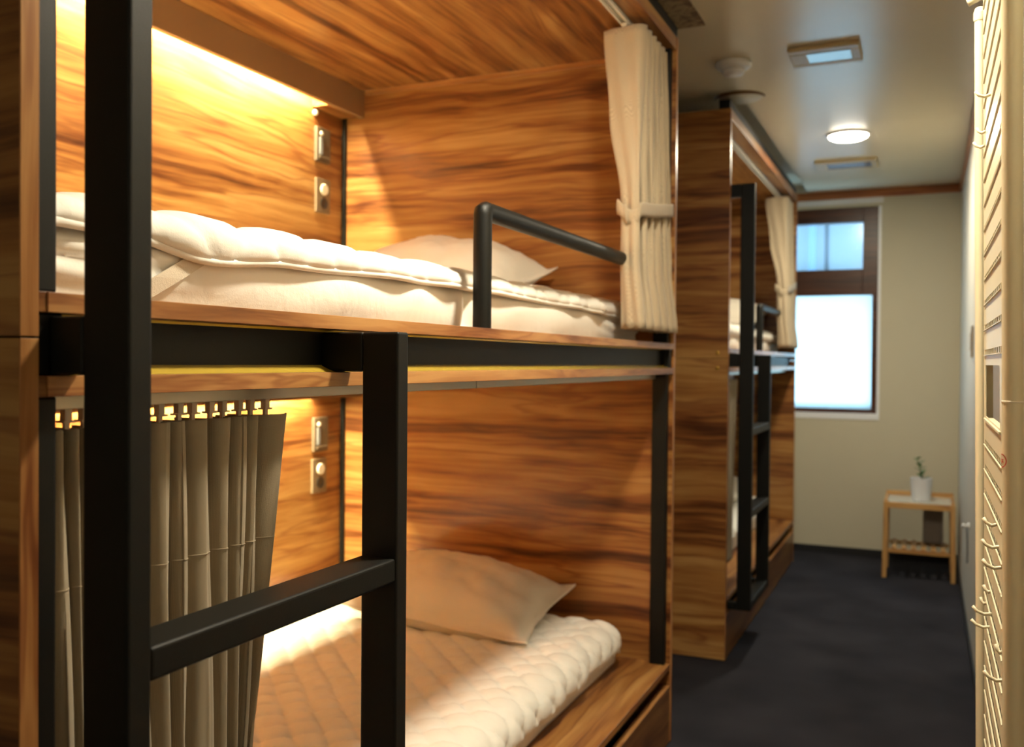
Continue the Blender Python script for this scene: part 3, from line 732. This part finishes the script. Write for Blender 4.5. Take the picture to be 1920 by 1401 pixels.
# ================================================================== side table, pot, box
TX0, TX1, TY0, TY1 = -.222, .160, 5.835, 6.16
r = empty('side_table', ((TX0 + TX1) / 2, (TY0 + TY1) / 2, 0)); tag(r, 'small bamboo side table with slatted lower shelf by the right wall', 'side table')
cx_, cy_ = (TX0 + TX1) / 2, (TY0 + TY1) / 2; hw, hl = (TX1 - TX0) / 2, (TY1 - TY0) / 2
M_BY = wood('bamboo_y', 'y', [(0.40, 0.19, 0.06), (0.46, 0.235, 0.08), (0.50, 0.27, 0.09), (0.55, 0.31, 0.11), (0.6, 0.35, 0.13)], across=20)
M_BZ = wood('bamboo_z', 'z', [(0.40, 0.19, 0.06), (0.46, 0.235, 0.08), (0.50, 0.27, 0.09), (0.55, 0.31, 0.11), (0.6, 0.35, 0.13)], across=20)
for sx in (-1, 1):
    for sy in (-1, 1):
        m = MB(); x1 = sx * (hw - .001); x0 = sx * (hw - .027); y1 = sy * hl; y0 = sy * (hl - .026)
        m.box(min(x0, x1), max(x0, x1), min(y0, y1), max(y0, y1), 0, .452)
        m.v = [(x + sx * (.006 if z < .1 else 0) * (1 if abs(x - x0) < 1e-5 else 1), y, z) for x, y, z in m.v]
        m.build('leg', M_BZ, r, bevel=.003)
box('front_rail', M_BAMB, -hw + .004, hw - .004, -hl + .002, -hl + .020, .412, .446, r, bevel=.002)
box('back_rail', M_BAMB, -hw + .004, hw - .004, hl - .016, hl - .004, .430, .478, r, bevel=.002)
for sx in (-1, 1): box('side_rail', M_BY, min(sx * (hw - .020), sx * (hw - .004)), max(sx * (hw - .020), sx * (hw - .004)), -hl + .02, hl - .016, .412, .462, r, bevel=.002)
box('tabletop', plain('pale_top', (.55, .56, .50), .2), -hw + .020, hw - .020, -hl + .020, hl - .016, .438, .450, r)
sh = box('shelf_rail', M_BAMB, -hw + .027, hw - .027, -hl + .006, -hl + .022, .150, .172, r, bevel=.002)
box('shelf_rail', M_BAMB, -hw + .027, hw - .027, hl - .022, hl - .006, .150, .172, r, bevel=.002)
for k in range(6):
    x = -hw + .060 + k * (2 * hw - .120) / 5
    box('slat', M_BY, x - .013, x + .013, -hl + .010, hl - .010, .172, .182, r, bevel=.002)
r.location = (cx_, cy_, 0)
bx = box('storage_box', M_GREY, -.055, .055, -.03, .03, 0, .20, bevel=.006); bx.location = (.045, 6.09, .1825)
tag(bx, 'dark grey box standing on the slatted shelf of the side table', 'box')
r = empty('potted_plant', (-.022, 5.97, .4502)); tag(r, 'small green plant in a white pot on the side table', 'potted plant')
MB().lathe([(.048, 0), (.052, .004), (.060, .125), (.060, .133), (.055, .133), (.052, .112), (.001, .112)], (0, 0, 0), 36).build('pot', plain('white_ceramic', (.72, .72, .74), .3), r, smooth=False)
MB().lathe([(.0515, .108), (.0515, .114), (.001, .117)], (0, 0, 0), 24).build('soil', plain('soil', (.05, .035, .02), .9), r)
st = [(0.004, 0, .11), (.002, .0, .15), (-.008, .002, .185), (-.016, .0, .215), (-.022, 0, .245)]
MB().tube(st, [.004, .0035, .003, .0025, .0015], n=8).build('stem', plain('stem_green', (.12, .19, .06), .6), r, smooth=True)
M_LEAF = plain('leaf_green', (.10, .22, .06), .5, var=.4)
for k in range(11):
    t = .1 + .85 * k / 10; zz = .11 + t * .14; xx = .004 - .026 * t * t; a = k * 2.4; ln = .044 - .016 * t
    dx, dy = math.cos(a), math.sin(a); rows = []
    for i in range(7):
        s = i / 6; wd = .013 * math.sin(math.pi * min(1, s * .92 + .05)); px = xx + dx * ln * s; py = dy * ln * s; pz = zz + ln * .8 * s - ln * .3 * s * s
        rows.append([(px - dy * wd, py + dx * wd, pz), (px, py, pz - .002), (px + dy * wd, py - dx * wd, pz)])
    MB().grid(rows).build('leaf', M_LEAF, r, smooth=True, solid=.0012)

# ================================================================== right wall fittings
r = empty('wall_switch', (XR, 4.64, 1.355)); tag(r, 'beige switch plate on the right wall near the window end', 'switch')
box('plate', plain('beige_plate', (.48, .40, .29), .5), -.010, 0, -.055, .055, -.07, .07, r, bevel=.002)
box('rocker', plain('beige_rocker', (.55, .47, .35), .4), -.014, -.0098, -.025, .025, -.04, .04, r, bevel=.002)
r = empty('wall_hook', (XR, 4.74, .508)); tag(r, 'small white knob with a hanging grey cord low on the right wall', 'hook')
MB().lathe([(.018, 0), (.018, -.006), (.007, -.010), (.007, -.020), (.013, -.024), (.010, -.032), (.001, -.034)], (0, 0, 0), 24, 'x').build('knob', M_WHITE, r, smooth=True)
MB().tube([(-.012, 0, -.008), (-.010, 0, -.03), (-.007, .004, -.10), (-.007, 0, -.17)], .004, n=8).build('cord', plain('grey_cord', (.3, .3, .3), .6), r, smooth=True)

# ================================================================== ivory perforated rack
RX, TILT = .088, .0150
def rk(x, y, z): return (x - TILT * (z - 1.25), y, z)
def rkmesh(mb): mb.v = [rk(*p) for p in mb.v]; mb.v = [(x - RX, y - 1.5, z) for x, y, z in mb.v]; return mb
rack = empty('display_rack', (RX, 1.5, 0)); tag(rack, 'tall ivory metal rack of slotted panels at the right edge', 'rack')
PF = dict(ya=1.765, yb=1.275)
def post(y, x, rr, ztop):
    m = MB(); m.tube([(x, y, 0), (x, y, ztop)], rr, n=24)
    o = autosmooth(rkmesh(m).build('post', M_RACK, rack), 50); return o
p1 = post(PF['ya'] + .012, .0845, .0092, 1.842)
c = MB().lathe([(.0102, 1.838), (.0108, 1.842), (.0108, 1.852), (.008, 1.860), (.001, 1.863)], (.0845, PF['ya'] + .012, 0), 24); rkmesh(c).build('cap', M_RACK, p1, smooth=False)
p2 = post(PF['yb'], .0950, .0120, 1.93)
post(1.150, .1120, .0110, 1.93)
kn = MB().tube([(.086, 1.80, 1.888), (.066, 1.80, 1.880)], [.006, .0075], n=12); kn.tube([(.120, 1.80, 1.890), (.086, 1.80, 1.888)], .008, n=12)
rkmesh(kn).build('top_hook', M_RACK, rack, smooth=True)
# slotted panel
ZT, ZB = 1.925, .06; Y0s, Y1s = 1.288, 1.762; ROW = .0412
SY0, SY1 = 1.335, 1.735
th = .0014
pn = MB()
pn.box(RX, RX + th, Y0s, SY0, ZB, ZT); pn.box(RX, RX + th, SY1, Y1s, ZB, ZT)
rows_z = []
z = 1.477 + ROW * 10
k = 0
zlist = [1.477 + ROW * n for n in range(10, -6, -1)] + [1.123 - ROW * n for n in range(0, 26)]
zlist = [q for q in zlist if q > ZB + .03]
SH = .0085   # slot height
prev = ZT
OP0, OP1 = 1.166, 1.250
bands = []
for q in zlist:
    bands.append((q + SH / 2, prev)); prev = q - SH / 2
bands.append((ZB, prev))
for (a, b) in bands:
    if a < OP0 and b > OP1:      # band containing the square opening
        pn.box(RX, RX + th, SY0, SY1, OP1, b); pn.box(RX, RX + th, SY0, SY1, a, OP0)
        pn.box(RX, RX + th, SY0, 1.385, OP0, OP1); pn.box(RX, RX + th, 1.71, SY1, OP0, OP1)
    else: pn.box(RX, RX + th, SY0, SY1, a, b)
# teeth bridging the slots, formed lips behind each slot
for q in zlist:
    n = 11
    for t in range(n + 1):
        y = SY0 + (SY1 - SY0) * t / n
        pn.box(RX + .0004, RX + th, y - .0035, y + .0035, q - SH / 2, q + SH / 2)
    pn.box(RX - .0022, RX + .010, SY0, SY1, q - SH / 2 - .0014, q - SH / 2)
rkmesh(pn).build('slotted_panel', M_RACK, rack)
# folded edge flange + stiffener behind the opening
fl = MB(); fl.box(RX, RX + .014, Y1s - .002, Y1s, ZB, ZT); fl.box(RX, RX + .014, Y0s, Y0s + .002, ZB, ZT)
rkmesh(fl).build('edge_flange', M_RACK, rack)
lp = MB(); lp.box(RX - .003, RX + .012, 1.36, 1.715, OP0 - .006, OP0 - .003)
rkmesh(lp).build('opening_lip', M_RACK, rack)
# red round stamp and a pale weld line on the near post
def ringmark():
    m = MB(); cx0, cy0, cz0, R0 = .0950, PF['yb'], 1.134, .01235
    rows = []
    for rad in (.0072, .0086):
        row = []
        for k in range(41):
            a = 2 * math.pi * k / 40; s = rad * math.cos(a) / R0
            an = math.pi + .25 + s * 1.0
            row.append((cx0 + R0 * math.cos(an), cy0 + R0 * math.sin(an), cz0 + rad * math.sin(a)))
        rows.append(row)
    m.grid(rows)
    for zz in (-.0014, .0014):
        rows = []
        for dz in (-.0007, .0007):
            rows.append([(cx0 + R0 * math.cos(math.pi + .25 + s), cy0 + R0 * math.sin(math.pi + .25 + s), cz0 + zz + dz) for s in [(-.32 + .064 * q) for q in range(11)]])
        m.grid(rows)
    rows = []
    for ds in (-.05, .05): rows.append([(cx0 + R0 * math.cos(math.pi + .25 + ds), cy0 + R0 * math.sin(math.pi + .25 + ds), cz0 - .004 + .0008 * q) for q in range(11)])
    m.grid(rows)
    rkmesh(m).build('red_stamp', plain('red_ink', (.48, .06, .035), .6), p2)
ringmark()
for zz in (1.206,):
    m = MB().lathe([(.0121, -.0012), (.0126, -.0006), (.0126, .0006), (.0121, .0012)], (.0950, PF['yb'], zz), 24); rkmesh(m).build('collar_line', M_IVORY, p2)
# hooks hanging in the slots, each a thing of its own
HK = [(1.445, 1.029, .016, 'ivory wire hook on the rack, highest of the lower cluster'),
      (1.407, 1.005, .020, 'ivory curled hook on the rack, just below the highest of the lower cluster'),
      (1.352, .988, .022, 'ivory curled hook on the rack closest to the near post'),
      (1.563, .910, .010, 'short ivory peg end poking from the middle of the rack'),
      (1.697, .861, .008, 'short ivory peg near the far post of the rack'),
      (1.568, .875, .025, 'ivory hook reaching past the far post, upper of the pair'),
      (1.615, .843, .025, 'ivory hook reaching past the far post, lower of the pair'),
      (1.329, .885, .008, 'tiny ivory peg low beside the near post of the rack'),
      (1.322, .851, .022, 'ivory curled hook lowest on the rack'),
      (1.700, 1.632, .012, 'ivory hook high on the rack below the red brown cornice, upper of two'),
      (1.715, 1.612, .016, 'ivory hook high on the rack below the red brown cornice, lower of two'),
      (1.560, 1.655, .020, 'ivory bracket hook at mid width high on the rack')]
for (y, z, ln, lb) in HK:
    m = MB()
    m.tube([(.006, 0, .001), (0, 0, 0), (-ln * .35, .002, -.0022), (-ln * .75, .004, .001), (-ln, .006, .0075)], [.0022, .0024, .0024, .0023, .0026], n=10)
    o = m.build('rack_hook', M_RACK, smooth=True); o.location = rk(RX - .0005, y, z); tag(o, lb, 'hook', 'wire hooks on the ivory rack')
